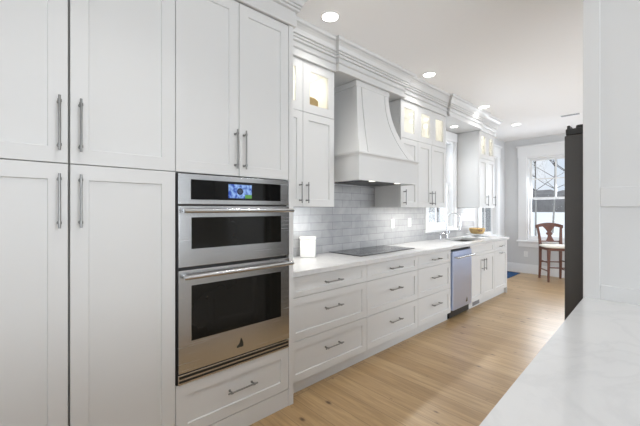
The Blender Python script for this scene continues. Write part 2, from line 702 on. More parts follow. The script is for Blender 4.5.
def M_right(x):
    return lambda s, z, o: (x - o, s, z)


def M_back(y):
    return lambda s, z, o: (s, y + o, z)


WIN1 = (4.46, 5.30, 1.06, 2.47)
WIN2 = (6.72, 7.56, 0.80, 2.48)
WIN3 = (-2.19, -1.19, 0.70, 2.48)
FILL_WIN4 = (3.6, 7.2, 0.45, 2.45)  # this and the next two: unseen openings added to carry fill light
FILL_WIN5 = (-2.4, 0.30, 0.55, 2.55)
FILL_WIN6 = (-1.6, 1.8, 0.55, 2.55)

mb = wall_with_holes('wall_left', M_left(XW), -3.4, 6.12, -0.25, 0, [WIN1])
structure(mb.build('wall_left', M['wall']))
mb = wall_with_holes('w', M_left(XW2), 6.12, 8.25, -0.20, 0, [WIN2])
structure(mb.build('wall_left_dining', M['wall']))
mb = wall_with_holes('w', M_far(YF), XW2, 3.2, -0.20, 0, [WIN3])
structure(mb.build('wall_far', M['wall']))
mb = wall_with_holes('w', M_right(XE), YB, YF, -0.20, 0, [FILL_WIN6, FILL_WIN4])
structure(mb.build('wall_right', M['wall']))
mb = MB()
mb.box(XR, XR + 0.15, 2.161, 3.35, 0, ZC)
mb.box(XR + 0.15, XE - 0.001, 3.2, 3.35, 0, ZC)
structure(mb.build('wall_middle', M['wall']))
mb = wall_with_holes('w', M_back(YB), XW, XE, -0.20, 0, [FILL_WIN5])
structure(mb.build('wall_back', M['wall']))


def mbox(mb, Mf, s0, s1, z0, z1, o0, o1, bev=0.0):
    p, q = Mf(s0, z0, o0), Mf(s1, z1, o1)
    mb.box(min(p[0], q[0]), max(p[0], q[0]), min(p[1], q[1]), max(p[1], q[1]), min(p[2], q[2]), max(p[2], q[2]), bev)


def make_window(name, Mf, hole, cw=0.135, head=0.22, depth=0.20, cols=2, apron=True, stool_out=0.05, lower_cols=1, head_cap=True, sides=(True, True)):
    s0, s1, z0, z1 = hole
    root = struct_root(name, Mf((s0 + s1) / 2, z0, 0))
    fr = MB()
    j = 0.03
    for a, b, c, d in ((s0, s0 + j, z0, z1), (s1 - j, s1, z0, z1), (s0 + j, s1 - j, z1 - j, z1), (s0 + j, s1 - j, z0, z0 + j)):
        mbox(fr, Mf, a, b, c, d, -depth, 0.004)
    fr.build('window_frame', M['trim'], root)
    cs = MB()
    if sides[0]:
        mbox(cs, Mf, s0 - cw, s0 + 0.008, z0 - 0.02, z1, 0, 0.024, 0.002)
    if sides[1]:
        mbox(cs, Mf, s1 - 0.008, s1 + cw, z0 - 0.02, z1, 0, 0.024, 0.002)
    mbox(cs, Mf, s0 - cw - 0.012, s1 + cw + 0.012, z1, z1 + head, 0, 0.030, 0.002)
    if head_cap:
        mbox(cs, Mf, s0 - cw - 0.035, s1 + cw + 0.035, z1 + head - 0.03, z1 + head, 0, 0.055, 0.003)
    cs.build('window_casing', M['trim'], root)
    sl = MB()
    mbox(sl, Mf, s0 - cw - 0.03, s1 + cw + 0.03, z0 - 0.035, z0, -0.05, stool_out, 0.004)
    sl.build('window_sill', M['trim'], root)
    if apron:
        ap = MB()
        mbox(ap, Mf, s0 - cw, s1 + cw, z0 - 0.135, z0 - 0.035, 0, 0.022, 0.002)
        ap.build('apron', M['trim'], root)
    zm = z0 + (z1 - z0) * 0.505
    for nm, a, b, o, rail_lo, rail_hi, nc, nr in (('upper_sash', zm - 0.02, z1 - j, -0.11, 0.045, 0.05, cols, 2), ('lower_sash', z0 + j, zm + 0.025, -0.07, 0.07, 0.045, lower_cols, 1)):
        sb = MB()
        st = 0.045
        t = 0.032
        A, B = s0 + j, s1 - j
        mbox(sb, Mf, A, A + st, a, b, o - t, o)
        mbox(sb, Mf, B - st, B, a, b, o - t, o)
        mbox(sb, Mf, A + st, B - st, a, a + rail_lo, o - t, o)
        mbox(sb, Mf, A + st, B - st, b - rail_hi, b, o - t, o)
        for k in range(1, nc):
            sm = A + (B - A) * k / nc
            mbox(sb, Mf, sm - 0.012, sm + 0.012, a + rail_lo, b - rail_hi, o - t + 0.004, o - 0.004)
        if nr == 2:
            zz = (a + rail_lo + b - rail_hi) / 2
            mbox(sb, Mf, A + st, B - st, zz - 0.012, zz + 0.012, o - t + 0.006, o - 0.006)
        sash = sb.build(nm, M['trim'], root)
        gb = MB()
        mbox(gb, Mf, A + st - 0.004, B - st + 0.004, a + rail_lo - 0.004, b - rail_hi + 0.004, o - t / 2 - 0.002, o - t / 2 + 0.002)
        gb.build('pane', M['pane'], sash)
    return root


make_window('window_1', M_left(XW), WIN1, cw=0.075, head=0.14, depth=0.22, apron=False, stool_out=0.035, head_cap=False, lower_cols=2)
make_window('window_2', M_left(XW2), WIN2, cw=0.15, head=0.24, depth=0.20, lower_cols=2)
make_window('window_3', M_far(YF), WIN3, cw=0.15, head=0.25, depth=0.18)


def added_opening(name, Mf, hole, n):  # frame for the unseen openings added around the fill lamps
    s0, s1, z0, z1 = hole
    root = struct_root(name, Mf((s0 + s1) / 2, z0, 0))
    fr = MB()
    j = 0.05
    for a, b, c, d in ((s0, s0 + j, z0, z1), (s1 - j, s1, z0, z1), (s0 + j, s1 - j, z1 - j, z1), (s0 + j, s1 - j, z0, z0 + j)):
        mbox(fr, Mf, a, b, c, d, -0.05, 0.02)
    for k in range(1, n):
        sm = s0 + (s1 - s0) * k / n
        mbox(fr, Mf, sm - 0.025, sm + 0.025, z0 + j, z1 - j, -0.04, 0.01)
    fr.build('window_frame', M['trim'], root)


added_opening('added_window_4', M_right(XE), FILL_WIN4, 3)
added_opening('added_window_6', M_right(XE), FILL_WIN6, 4)
added_opening('added_window_5', M_back(YB), FILL_WIN5, 3)

mb = MB()
mbox(mb, M_far(YF), XW2 + 0.02, 3.2, 0, 0.17, 0, 0.018, 0.002)
mbox(mb, M_far(YF), XW2 + 0.02, 3.2, 0.17, 0.195, 0, 0.012, 0.002)
structure(mb.build('baseboard_far', M['trim']))
mb = MB()
mbox(mb, M_left(XW2), 6.13, YF, 0, 0.195, 0, 0.018, 0.002)
structure(mb.build('baseboard_left', M['trim']))

# ------------------------------------------------------------------ crown moulding
CROWN = [(0.0, 0.0), (0.016, 0.0), (0.020, 0.004), (0.020, 0.022), (0.008, 0.026), (0.008, 0.068), (0.018, 0.070), (0.025, 0.076), (0.025, 0.088), (0.012, 0.092), (0.012, 0.120),
         (0.032, 0.122), (0.034, 0.126), (0.034, 0.138), (0.026, 0.141), (0.042, 0.146), (0.042, 0.160), (0.034, 0.163), (0.050, 0.168), (0.053, 0.182), (0.061, 0.200), (0.073, 0.214), (0.085, 0.223),
         (0.085, 0.226), (0.078, 0.229), (0.097, 0.236), (0.102, 0.246), (0.102, 0.262)]


def crown_path(mb, path, z0, prof, back=0.05):
    """profile (o, z) swept along a plan path (its right-hand side is the room), mitred at every corner"""
    P = [Vector((x, y, 0)) for x, y in path]
    nrm = []
    for a, b in zip(P, P[1:]):
        d = (b - a).normalized()
        nrm.append(Vector((d.y, -d.x, 0)))
    offs = []
    for i in range(len(P)):
        if i == 0:
            offs.append(nrm[0])
        elif i == len(P) - 1:
            offs.append(nrm[-1])
        else:
            offs.append((nrm[i - 1] + nrm[i]) / (1 + nrm[i - 1].dot(nrm[i])))
    loops = []
    for p, n in zip(P, offs):
        loops.append([mb.bm.verts.new((p.x + n.x * o, p.y + n.y * o, z0 + z)) for o, z in prof])
    for a, b in zip(loops, loops[1:]):
        for k in range(len(prof) - 1):
            mb.bm.faces.new((a[k], a[k + 1], b[k + 1], b[k]))


XT = -1.838       # face of the tall cabinets
XU = -2.12        # face of the upper cabinets
XB = -1.89        # face of the base cabinets
ZU = 2.618        # top of the upper cabinets
YP0, YP1, YO1, YO2 = -0.283, 0.637, 1.400, 1.440   # pantry | oven tower | end panel

TC = [(o * 1.0, z * (ZC - 2.652) / 0.262) for o, z in CROWN if z < 0.024 or z > 0.100]
mb = MB()
crown_path(mb, [(XT, YP0 - 0.02), (XT, YO2), (XW + 0.01, YO2)], 2.652, TC)
structure(mb.build('trim_1', M['crown']))

mb = MB()
J = 0.035
crown_path(mb, [(XU, YO2), (XU, 2.160), (XU + J, 2.160), (XU + J, 3.198), (XU, 3.198), (XU, 4.300), (XU + J, 4.300), (XU + J, 5.380), (XU, 5.380), (XU, 6.03), (XW + 0.01, 6.03)], ZU, CROWN)
# soffits bridging the hood and the sink window
mb.box(XW, XU + 0.035, 2.160, 3.198, ZU + 0.004, ZC)
mb.box(XW, XU + 0.035, 4.285, 5.395, ZU + 0.004, ZC)
mb.box(XW, XU - 0.05, YO2, 2.160, ZU + 0.004, ZC)
mb.box(XW, XU - 0.05, 3.198, 4.285, ZU + 0.004, ZC)
mb.box(XW, XU - 0.05, 5.395, 6.03, ZU + 0.004, ZC)
structure(mb.build('trim_2', M['crown']))


# ------------------------------------------------------------------ cabinet builders
def M_face(x):
    return lambda s, z, o: (x + o, s, z)


def shaker(mb, Mf, s0, s1, z0, z1, th=0.02, rail=0.062, rec=0.009, opened=False, rail_v=None):
    rv = rail if rail_v is None else rail_v

    def loop(i, o, iv=None):
        iv = i if iv is None else iv
        return [Mf(s0 + i, z0 + iv, o), Mf(s1 - i, z0 + iv, o), Mf(s1 - i, z1 - iv, o), Mf(s0 + i, z1 - iv, o)]
    L = [loop(0, -th), loop(0, -0.0015), loop(0.0015, 0), loop(rail, 0, rv), loop(rail + 0.003, -rec, rv + 0.003)]
    if opened:
        L[-1] = loop(rail, -th, rv)
        vs = [[mb.bm.verts.new(p) for p in lp] for lp in L]
        vs.append(vs[0])
        for a, b in zip(vs, vs[1:]):
            for k in range(4):
                mb.bm.faces.new((a[k], a[(k + 1) % 4], b[(k + 1) % 4], b[k]))
    else:
        mb.rings(L)


def pull(mb, Mf, s, z, length, axis, stand=0.034, r=0.0050):
    h = length / 2

    def P(t, o):
        return Mf(s, z + t, o) if axis == 'z' else Mf(s + t, z, o)
    mb.rod(P(-h, stand), P(h, stand), r, seg=12)
    for e in (-1, 1):
        t = e * (h - 0.024)
        mb.rod(P(t, 0), P(t, 0.003), r * 1.6, seg=12)
        mb.rod(P(t, 0.003), P(t, stand), r * 1.0, seg=12)
        mb.rod(P(t - 0.006, stand), P(t + 0.006, stand), r * 1.55, seg=12)


def add_door(parent, Mf, s0, s1, z0, z1, handle=None, name='door', rail=0.062, rail_v=None):
    mb = MB()
    shaker(mb, Mf, s0, s1, z0, z1, rail=rail, rail_v=rail_v)
    d = mb.build(name, M['cab'], parent)
    if handle:
        hb = MB()
        pull(hb, Mf, *handle)
        hb.build('handle', M['nickel'], d, smooth=True)
    return d


def add_glass_door(parent, Mf, s0, s1, z0, z1, rail=0.073):
    mb = MB()
    shaker(mb, Mf, s0, s1, z0, z1, rail=rail, opened=True)
    d = mb.build('glass_door', M['cab'], parent)
    g = MB()
    mbox(g, Mf, s0 + rail - 0.006, s1 - rail + 0.006, z0 + rail - 0.006, z1 - rail + 0.006, -0.014, -0.010)
    g.build('pane', M['cabglass'], d)
    return d


# ---- pantry
FT = M_face(XT)
pantry = thing('pantry_cabinet', (XT - 0.3, (YP0 + YP1) / 2, 0), 'tall white pantry cabinet with four doors at the left of the wall oven', 'cabinet')
mb = MB()
mb.box(XW + 0.002, XT - 0.022, YP0, YP1 - 0.001, 0.0, 2.652)
mb.build('carcass', M['gap'], pantry)
mb = MB()
mb.box(XW + 0.002, XT - 0.001, YP0 - 0.02, YP0 - 0.0005, 0, 2.652)
mb.build('side_panel', M['cab'], pantry)
mb = MB()
mb.box(XT - 0.022, XT - 0.004, YP0, YP1 - 0.002, 0.0, 0.112)
mb.build('toe_board', M['cab'], pantry)
YPM = 0.177
g = 0.0042
for a, b, hs in ((YP0 + 0.002, YPM - g, 0.141), (YPM + g, YP1 - 0.0015, 0.217)):
    add_door(pantry, FT, a, b, 1.5745, 2.648, (hs, 1.744, 0.238, 'z'), rail=0.068)
    add_door(pantry, FT, a, b, 0.116, 1.5705, (hs, 1.406, 0.238, 'z'), rail=0.068)

# ---- oven tower
tower = thing('oven_cabinet', (XT - 0.3, (YP1 + YO2) / 2, 0), 'tall white cabinet housing the wall oven, two doors above and one drawer below', 'cabinet')
mb = MB()
mb.box(XW + 0.002, XT - 0.022, YP1 + 0.001, YP1 + 0.016, 0, 2.652)
mb.box(XW + 0.002, XT - 0.022, YP1 + 0.016, YO1, 1.585, 2.652)
mb.box(XW + 0.002, XT - 0.022, YP1 + 0.016, YO1, 0, 0.40)
mb.box(XW + 0.002, XW + 0.02, YP1 + 0.016, YO1, 0.40, 1.585)
mb.build('carcass', M['gap'], tower)
mb = MB()
mb.box(XW + 0.002, XT + 0.004, YO1 + 0.0015, YO2, 0, 2.652, 0.001)
mb.build('side_panel', M['cab'], tower)
YOM = 1.0185
add_door(tower, FT, YP1 + 0.0015, YOM - 0.0018, 1.574, 2.648, (0.990, 1.735, 0.238, 'z'), rail=0.064)
add_door(tower, FT, YOM + 0.0018, YO1 - 0.0005, 1.574, 2.648, (1.050, 1.735, 0.238, 'z'), rail=0.064)
dr = add_door(tower, FT, YP1 + 0.0015, YO1 - 0.0005, 0.118, 0.409, ((YP1 + YO1) / 2 + 0.012, 0.272, 0.20, 's'), name='drawer', rail=0.064)
mb = MB()
mb.box(XT - 0.022, XT - 0.001, YP1 + 0.0015, YO1, 0.0, 0.114)
mb.build('toe_board', M['cab'], tower)

# ---- wall oven
oy0, oy1 = YP1 + 0.005, YO1 - 0.002
oven = thing('wall_oven', (XT - 0.2, (oy0 + oy1) / 2, 0.41), 'stainless double wall oven with black windows and a blue lit touch screen', 'oven')
mb = MB()
mb.box(XW + 0.10, XT - 0.004, oy0 + 0.012, oy1 - 0.012, 0.41, 1.572)
mb.build('oven_body', M['black'], oven)
mb = MB()
mb.box(XT - 0.02, XT + 0.001, oy0, oy0 + 0.006, 0.412, 1.566)
mb.build('dark_gap_strip', M['black'], oven)  # black strip standing in for the dark gap beside the oven
xo = XT + 0.006
mb = MB()
mb.box(XT - 0.01, xo, oy0 + 0.007, oy1, 1.398, 1.566, 0.0015)
cp = mb.build('control_panel', M['steel'], oven)
mb = MB()
mb.box(xo - 0.004, xo + 0.0015, 0.717, 1.328, 1.424, 1.537, 0.0008)
mb.build('control_glass', M['blackglass'], cp)
mb = MB()
mb.box(xo, xo + 0.0022, 0.943, 1.102, 1.437, 1.521)
L0 = LOC[oven.name]
mb.build('display', display_material(0.943 - L0.y, 1.102 - L0.y, 1.437 - L0.z, 1.521 - L0.z), cp)
M['steel2'] = M['steel']


def oven_door(z0, z1, wz0, wz1, hz):
    mb = MB()
    mb.box(XT - 0.01, xo + 0.006, oy0 + 0.007, oy1, z0, z1, 0.002)
    d = mb.build('oven_door', M['steel'], oven)
    mb = MB()
    mb.box(xo, xo + 0.0072, 0.718, 1.327, wz0, wz1, 0.0006)
    mb.build('oven_window', M['ovenglass'], d)
    mb = MB()
    hx = xo + 0.058
    mb.rod((hx, oy0 + 0.018, hz), (hx, oy1 - 0.006, hz), 0.0125, seg=18)
    for yy in (oy0 + 0.036, oy1 - 0.024):
        mb.box(xo + 0.004, hx, yy - 0.010, yy + 0.010, hz - 0.010, hz + 0.010, 0.003)
    mb.build('handle', M['steel'], d, smooth=True)
    return d


oven_door(1.052, 1.388, 1.149, 1.325, 1.362)
low = oven_door(0.474, 1.034, 0.641, 0.947, 1.004)
mb = MB()
mb.box(XT - 0.01, xo + 0.002, oy0 + 0.007, oy1, 0.412, 0.466, 0.0015)
mb.build('vent_trim', M['steel'], oven)
mb = MB()
mb.box(xo - 0.002, xo + 0.0035, oy0 + 0.012, oy1 - 0.005, 0.422, 0.434)
mb.box(xo - 0.002, xo + 0.0035, oy0 + 0.012, oy1 - 0.005, 0.444, 0.458)
mb.build('vent_slots', M['black'], oven)


def emblem(name, parent, x, y, z, h, mat):
    """small dark emblem: a leaning spire on a curved foot"""
    out = [(0.10, 0.98), (0.22, 0.72), (0.32, 0.40), (0.34, 0.08), (0.10, 0.02), (-0.10, 0.06), (-0.34, 0.0), (-0.42, 0.10), (-0.34, 0.24), (-0.14, 0.36), (-0.02, 0.60)]
    mb = MB()
    mb.rings([[(x + d, y + a * h, z + b * h) for a, b in out] for d in (0.0, 0.0025)])
    return mb.build(name, mat, parent)


emblem('emblem', low, xo + 0.006, 1.020, 0.520, 0.058, M['logo'])


# ------------------------------------------------------------------ upper cabinets
FU = M_face(XU)
ZB = 1.395        # bottom of the uppers
ZS = 2.187        # seam between lower doors and glass doors


def upper_cabinet(name, label, y0, y1, splits, handles, glass_splits):
    """splits: door edges; handles: (y) for each door; glass_splits: edges of the glass doors"""
    root = thing(name, (XW + 0.2, (y0 + y1) / 2, ZB), label, 'cabinet', 'white wall cabinets with lit glass doors on top')
    t = 0.018
    xf = XU - 0.021
    mb = MB()
    mb.box(XW + 0.014, xf, y0, y0 + t, ZB, ZU)
    mb.box(XW + 0.014, xf, y1 - t, y1, ZB, ZU)
    mb.box(XW + 0.014, xf, y0 + t, y1 - t, ZB + 0.018, ZB + 0.018 + t)
    mb.box(XW + 0.014, xf, y0 + t, y1 - t, ZU - t, ZU)
    mb.build('carcass', M['cab'], root)
    mb = MB()
    mb.box(XW + 0.014, XW + 0.030, y0 + t, y1 - t, ZB + 0.018 + t, ZU - t)
    mb.box(XW + 0.030, xf - 0.004, y0 + t, y1 - t, ZS - 0.012, ZS + 0.012)
    mb.box(XW + 0.030, xf - 0.004, y0 + t, y0 + t + 0.004, ZS + 0.012, ZU - t)
    mb.box(XW + 0.030, xf - 0.004, y1 - t - 0.004, y1 - t, ZS + 0.012, ZU - t)
    mb.box(XW + 0.030, xf - 0.004, y0 + t + 0.004, y1 - t - 0.004, ZU - t - 0.004, ZU - t)
    mb.build('interior', M['cream'], root)
    for i in range(len(splits) - 1):
        add_door(root, FU, splits[i] + 0.0015, splits[i + 1] - 0.0015, ZB - 0.004, ZS - 0.0018, (handles[i], 1.508, 0.175, 'z'), rail=0.062)
    for a, b in zip(glass_splits, glass_splits[1:]):
        add_glass_door(root, FU, a + 0.0015, b - 0.0015, ZS + 0.0018, ZU - 0.002)
    bar = MB()
    bar.box(XW + 0.27, XW + 0.31, y0 + 0.06, y1 - 0.06, ZB + 0.006, ZB + 0.0175, 0.002)
    bar.build('light_bar', M['lamp_bar'], root)
    d = bpy.data.lights.new('under_cabinet_light', 'AREA')
    d.shape = 'RECTANGLE'
    d.size = 0.03
    d.size_y = y1 - y0 - 0.14
    d.energy = 3.9 * (y1 - y0)
    d.color = (1.0, 0.97, 0.90)
    lo = bpy.data.objects.new('under_cabinet_light', d)
    COL.objects.link(lo)
    lo.location = (XW + 0.29, (y0 + y1) / 2, ZB + 0.004)
    for a, b in zip(glass_splits, glass_splits[1:]):
        yc = (a + b) / 2
        p = MB()
        p.lathe((XU - 0.19, yc, ZU - t - 0.0125), [(0.03, 0), (0.032, 0.004), (0.032, 0.008)], 20)
        p.build('puck_light', M['puck'], root)
        d = bpy.data.lights.new('cabinet_puck', 'POINT')
        d.shadow_soft_size = 0.03
        d.energy = 0.75
        d.color = (1.0, 0.965, 0.88)
        lo = bpy.data.objects.new('cabinet_puck', d)
        COL.objects.link(lo)
        lo.location = (XU - 0.19, yc, ZU - 0.12)
    return root


upper_cabinet('wall_cabinet', 'white wall cabinet between the wall oven tower and the range hood', YO2 + 0.002, 2.140, (YO2 + 0.004, 1.766, 2.138), (1.730, 1.802), (YO2 + 0.004, 1.766, 2.138))
upper_cabinet('wall_cabinet', 'three-door white wall cabinet between the range hood and the sink window', 3.200, 4.280, (3.202, 3.57, 3.893, 4.278), (3.262, 3.852, 3.93), (3.202, 3.57, 3.925, 4.278))
upper_cabinet('wall_cabinet', 'farthest white wall cabinet, beyond the sink window near the corner', 5.397, 6.028, (5.399, 5.712, 6.026), (5.672, 5.98), (5.399, 5.712, 6.026))

# woven basket behind the glass of the first wall cabinet
mb = MB()
mb.lathe((-2.235, 1.915, ZS + 0.0125), [(0.090, 0), (0.104, 0.01), (0.114, 0.08), (0.112, 0.140), (0.09, 0.156), (0.05, 0.163), (0.01, 0.165)], 36, 0.62, 1.0)
tag(mb.build('woven_basket', M['straw'], loc=(-2.235, 1.915, ZS + 0.0125), smooth=True), 'small tan woven basket behind the lit glass door left of the hood', 'basket')

# ------------------------------------------------------------------ range hood
hood = thing('range_hood', (-2.2, 2.71, 1.63), 'white flared wooden range hood above the cooktop', 'range hood')
HY0, HY1, HX = 2.228, 3.188, -1.905     # mantle band
TY0, TY1, TX = 2.435, 2.935, -2.115     # neck at the soffit
ZBAND0, ZBAND1, ZTOP = 1.632, 1.878, ZU + 0.003


def hood_ring(t, grow=0.0):
    """t = 0 at the band, 1 at the soffit"""
    k = (1 - t) ** 2.15
    y0 = TY0 + (HY0 + 0.02 - TY0) * k - grow
    y1 = TY1 + (HY1 - 0.02 - TY1) * k + grow
    x = TX + (HX - 0.02 - TX) * k + grow
    z = ZBAND1 + (ZTOP - ZBAND1) * t
    return y0, y1, x, z


NS = 28
loops = []
for i in range(NS + 1):
    y0, y1, x, z = hood_ring(i / NS)
    loops.append([(XW + 0.001, y0, z), (x, y0, z), (x, y1, z), (XW + 0.001, y1, z)])
mb = MB()
mb.rings(loops)
mb.build('hood_body', M['cab'], hood, smooth=True, angle=30)
# raised corner boards following the flare on the front
for side in (0, 1):
    loops = []
    for i in range(NS + 1):
        t = i / NS
        y0, y1, x, z = hood_ring(t)
        w = 0.050 + 0.065 * (1 - t)
        a, b = (y0 - 0.006, y0 + w) if side == 0 else (y1 - w, y1 + 0.006)
        loops.append([(x - 0.05, a, z), (x + 0.014, a, z), (x + 0.014, b, z), (x - 0.05, b, z)])
    mb = MB()
    mb.rings(loops)
    mb.build('corner_board', M['cab'], hood, smooth=True, angle=30)
loops = []
for i in range(NS + 1):
    t = i / NS
    y0, y1, x, z = hood_ring(t)
    w = 0.050 + 0.065 * (1 - t) + 0.011
    loops.append([(x - 0.05, y0 + w, z), (x + 0.014, y0 + w, z), (x + 0.014, y1 - w, z), (x - 0.05, y1 - w, z)])
mb = MB()
mb.rings(loops)
mb.build('front_panel', M['cab'], hood, smooth=True, angle=30)
mb = MB()
mb.box(XW + 0.001, TX + 0.018, TY0 - 0.018, TY1 + 0.018, ZTOP - 0.055, ZTOP, 0.003)
mb.build('neck_moulding', M['cab'], hood)
mb = MB()
t = 0.02
mb.box(HX - t, HX, HY0, HY1, ZBAND0, ZBAND1 - 0.02)
mb.box(XW + 0.001, HX - t, HY0, HY0 + t, ZBAND0, ZBAND1 - 0.02)
mb.box(XW + 0.001, HX - t, HY1 - t, HY1, ZBAND0, ZBAND1 - 0.02)
mb.build('mantle_band', M['cab'], hood)
mb = MB()
LP = [(-0.03, 0), (0.0, 0.0), (0.004, 0.012), (0.012, 0.022), (0.018, 0.026), (0.018, 0.040), (-0.03, 0.040)]
zz = ZBAND1 - 0.034
loops = []
for o, dz in LP:
    loops.append([(XW + 0.001, HY0 - o, zz + dz), (HX + o, HY0 - o, zz + dz), (HX + o, HY1 + o, zz + dz), (XW + 0.001, HY1 + o, zz + dz)])
mb.rings(loops)
mb.build('mantle_moulding', M['cab'], hood)
mb = MB()
mb.box(XW + 0.03, HX - t - 0.002, HY0 + t + 0.002, HY1 - t - 0.002, ZBAND0 + 0.006, ZBAND0 + 0.030)
ins = mb.build('hood_liner', M['steel'], hood)
mb = MB()
mb.box(XW + 0.14, HX - 0.10, HY0 + 0.16, HY1 - 0.16, ZBAND0 + 0.001, ZBAND0 + 0.0065)
mb.build('filter', M['black'], ins)
for yy in (2.50, 2.92):
    mb = MB()
    mb.lathe((HX - 0.065, yy, ZBAND0 + 0.002), [(0.03, 0), (0.034, 0.002), (0.034, 0.006)], 20)
    mb.build('hood_light', M['puck'], ins)

# ------------------------------------------------------------------ base cabinets
FB = M_face(XB)
ZCB = 0.879     # underside of worktop
ZD = [0.098, 0.402, 0.721, 0.873]


def base_root(name, y0, y1, label, group=None, top=ZCB):
    root = thing(name, (XB - 0.3, (y0 + y1) / 2, 0), label, 'cabinet', group)
    mb = MB()
    mb.box(XW + 0.001, XB - 0.022, y0 + 0.0005, y1 - 0.0005, 0.095, top)
    mb.build('carcass', M['gap'], root)
    mb = MB()
    mb.box(XW + 0.05, XB - 0.045, y0 + 0.0005, y1 - 0.0005, 0.0, 0.0945)
    mb.build('toe_kick', M['cab'], root)
    return root


YB1, YB2, YB3, YD0, YD1, YS1, YE1 = YO2 + 0.002, 2.322, 3.182, 3.940, 4.497, 5.372, 5.915
GRP = 'white three-drawer base cabinets'
for y0, y1, lab in ((YB1, YB2, 'white three-drawer base cabinet beside the wall oven tower'), (YB2, YB3, 'white three-drawer base cabinet directly under the cooktop'), (YB3, YD0, 'white three-drawer base cabinet at the left side of the dishwasher')):
    r = base_root('drawer_cabinet', y0, y1, lab, GRP)
    for k in range(3):
        z0, z1 = ZD[k] + 0.0018, ZD[k + 1] - 0.0018
        zh = (z0 + z1) / 2 + (0.0 if k == 2 else 0.03)
        add_door(r, FB, y0 + 0.002, y1 - 0.002, z0, z1, ((y0 + y1) / 2, zh, 0.20, 's'), name='drawer', rail=0.062, rail_v=0.040 if k == 2 else 0.058)

sb = base_root('sink_cabinet', YD1, YS1, 'white sink base cabinet with two doors at the right side of the dishwasher', None, 0.66)
mb = MB()
mb.box(XB - 0.040, XB - 0.022, YD1 + 0.001, YS1 - 0.001, 0.6605, ZCB)
mb.build('front_rail', M['gap'], sb)
add_door(sb, FB, YD1 + 0.002, YS1 - 0.002, ZD[2] + 0.0018, ZD[3] - 0.0018, None, name='false_front', rail=0.062, rail_v=0.04)
ym = (YD1 + YS1) / 2
add_door(sb, FB, YD1 + 0.002, ym - 0.0015, ZD[0] + 0.0018, ZD[2] - 0.0018, (ym - 0.045, 0.585, 0.17, 'z'))
add_door(sb, FB, ym + 0.0015, YS1 - 0.002, ZD[0] + 0.0018, ZD[2] - 0.0018, (ym + 0.045, 0.585, 0.17, 'z'))
mb = MB()
mb.box(XB - 0.046, XB - 0.038, 4.68, 4.90, 0.022, 0.074, 0.001)
mb.build('toe_grille', M['rubber'], sb)
eb = base_root('end_cabinet', YS1, YE1, 'narrow white base cabinet at the far end of the run, drawer over door')
add_door(eb, FB, YS1 + 0.002, YE1 - 0.004, ZD[2] + 0.0018, ZD[3] - 0.0018, ((YS1 + YE1) / 2, 0.79, 0.16, 's'), name='drawer', rail_v=0.04)
add_door(eb, FB, YS1 + 0.002, YE1 - 0.004, ZD[0] + 0.0018, ZD[2] - 0.0018, ((YS1 + YE1) / 2, 0.685, 0.16, 's'))
mb = MB()
mb.box(XW + 0.001, XB - 0.004, YE1 + 0.0005, YE1 + 0.018, 0, ZCB)
mb.build('side_panel', M['cab'], eb)

# ---- dishwasher
dw = thing('dishwasher', (XB - 0.25, (YD0 + YD1) / 2, 0), 'stainless dishwasher with bar handle between white base cabinets', 'dishwasher')
mb = MB()
mb.box(XW + 0.03, XB - 0.018, YD0 + 0.002, YD1 - 0.002, 0.02, 0.862)
mb.build('tub', M['black'], dw)
mb = MB()
mb.box(XB - 0.017, XB + 0.022, YD0 + 0.014, YD1 - 0.004, 0.118, 0.845, 0.003)
dd = mb.build('door', M['steel_dw'], dw)
mb = MB()
hx = XB + 0.070
mb.rod((hx, YD0 + 0.03, 0.772), (hx, YD1 - 0.02, 0.772), 0.012, seg=18)
for yy in (YD0 + 0.055, YD1 - 0.045):
    mb.box(XB + 0.02, hx, yy - 0.010, yy + 0.010, 0.763, 0.781, 0.002)
mb.build('handle', M['steel'], dd, smooth=True)
emblem('emblem', dd, XB + 0.022, 4.34, 0.165, 0.06, M['logo'])
mb = MB()
mb.box(XB - 0.06, XB - 0.05, YD0 + 0.002, YD1 - 0.002, 0.0, 0.112)
mb.build('toe_kick', M['black'], dw)

# ---- worktop with sink cut-out
XCE = -1.862
ZT = 0.917
SX0, SX1, SY0, SY1 = -2.36, -1.99, 4.60, 5.30
mb = MB()
mb.box(XW + 0.001, XCE, YB1, SY0, ZCB + 0.001, ZT)
mb.box(XW + 0.001, XCE, SY1, YE1 + 0.03, ZCB + 0.001, ZT)
mb.box(XW + 0.001, SX0, SY0, SY1, ZCB + 0.001, ZT)
mb.box(SX1, XCE, SY0, SY1, ZCB + 0.001, ZT)
tag(mb.build('worktop', M['quartz'], loc=(-2.18, 3.7, ZCB)), 'long white quartz worktop over the base cabinets along the wall', 'countertop')

sk = thing('kitchen_sink', ((SX0 + SX1) / 2, (SY0 + SY1) / 2, 0.68), 'undermount stainless sink set in the worktop below the window', 'sink')
mb = MB()
zb = 0.68
R = lambda d, z: [(SX0 - d, SY0 - d, z), (SX1 + d, SY0 - d, z), (SX1 + d, SY1 + d, z), (SX0 - d, SY1 + d, z)]
mb.rings([R(-0.001, ZCB - 0.001), R(-0.006, ZCB - 0.001), R(-0.006, zb + 0.004), R(-0.001, zb + 0.0005)], cap_first=False, cap_last=False)
mb.rings([R(-0.001, zb + 0.0005), R(-0.001, ZCB - 0.001)], cap_first=False, cap_last=False)
mb.poly(R(-0.006, zb + 0.004))
mb.build('basin', M['steel_sink'], sk)
mb = MB()
mb.lathe(((SX0 + SX1) / 2, (SY0 + SY1) / 2, zb + 0.0045), [(0.045, 0), (0.045, 0.002), (0.03, 0.003), (0.02, 0.001)], 24)
mb.build('drain', M['chrome'], sk, smooth=True)

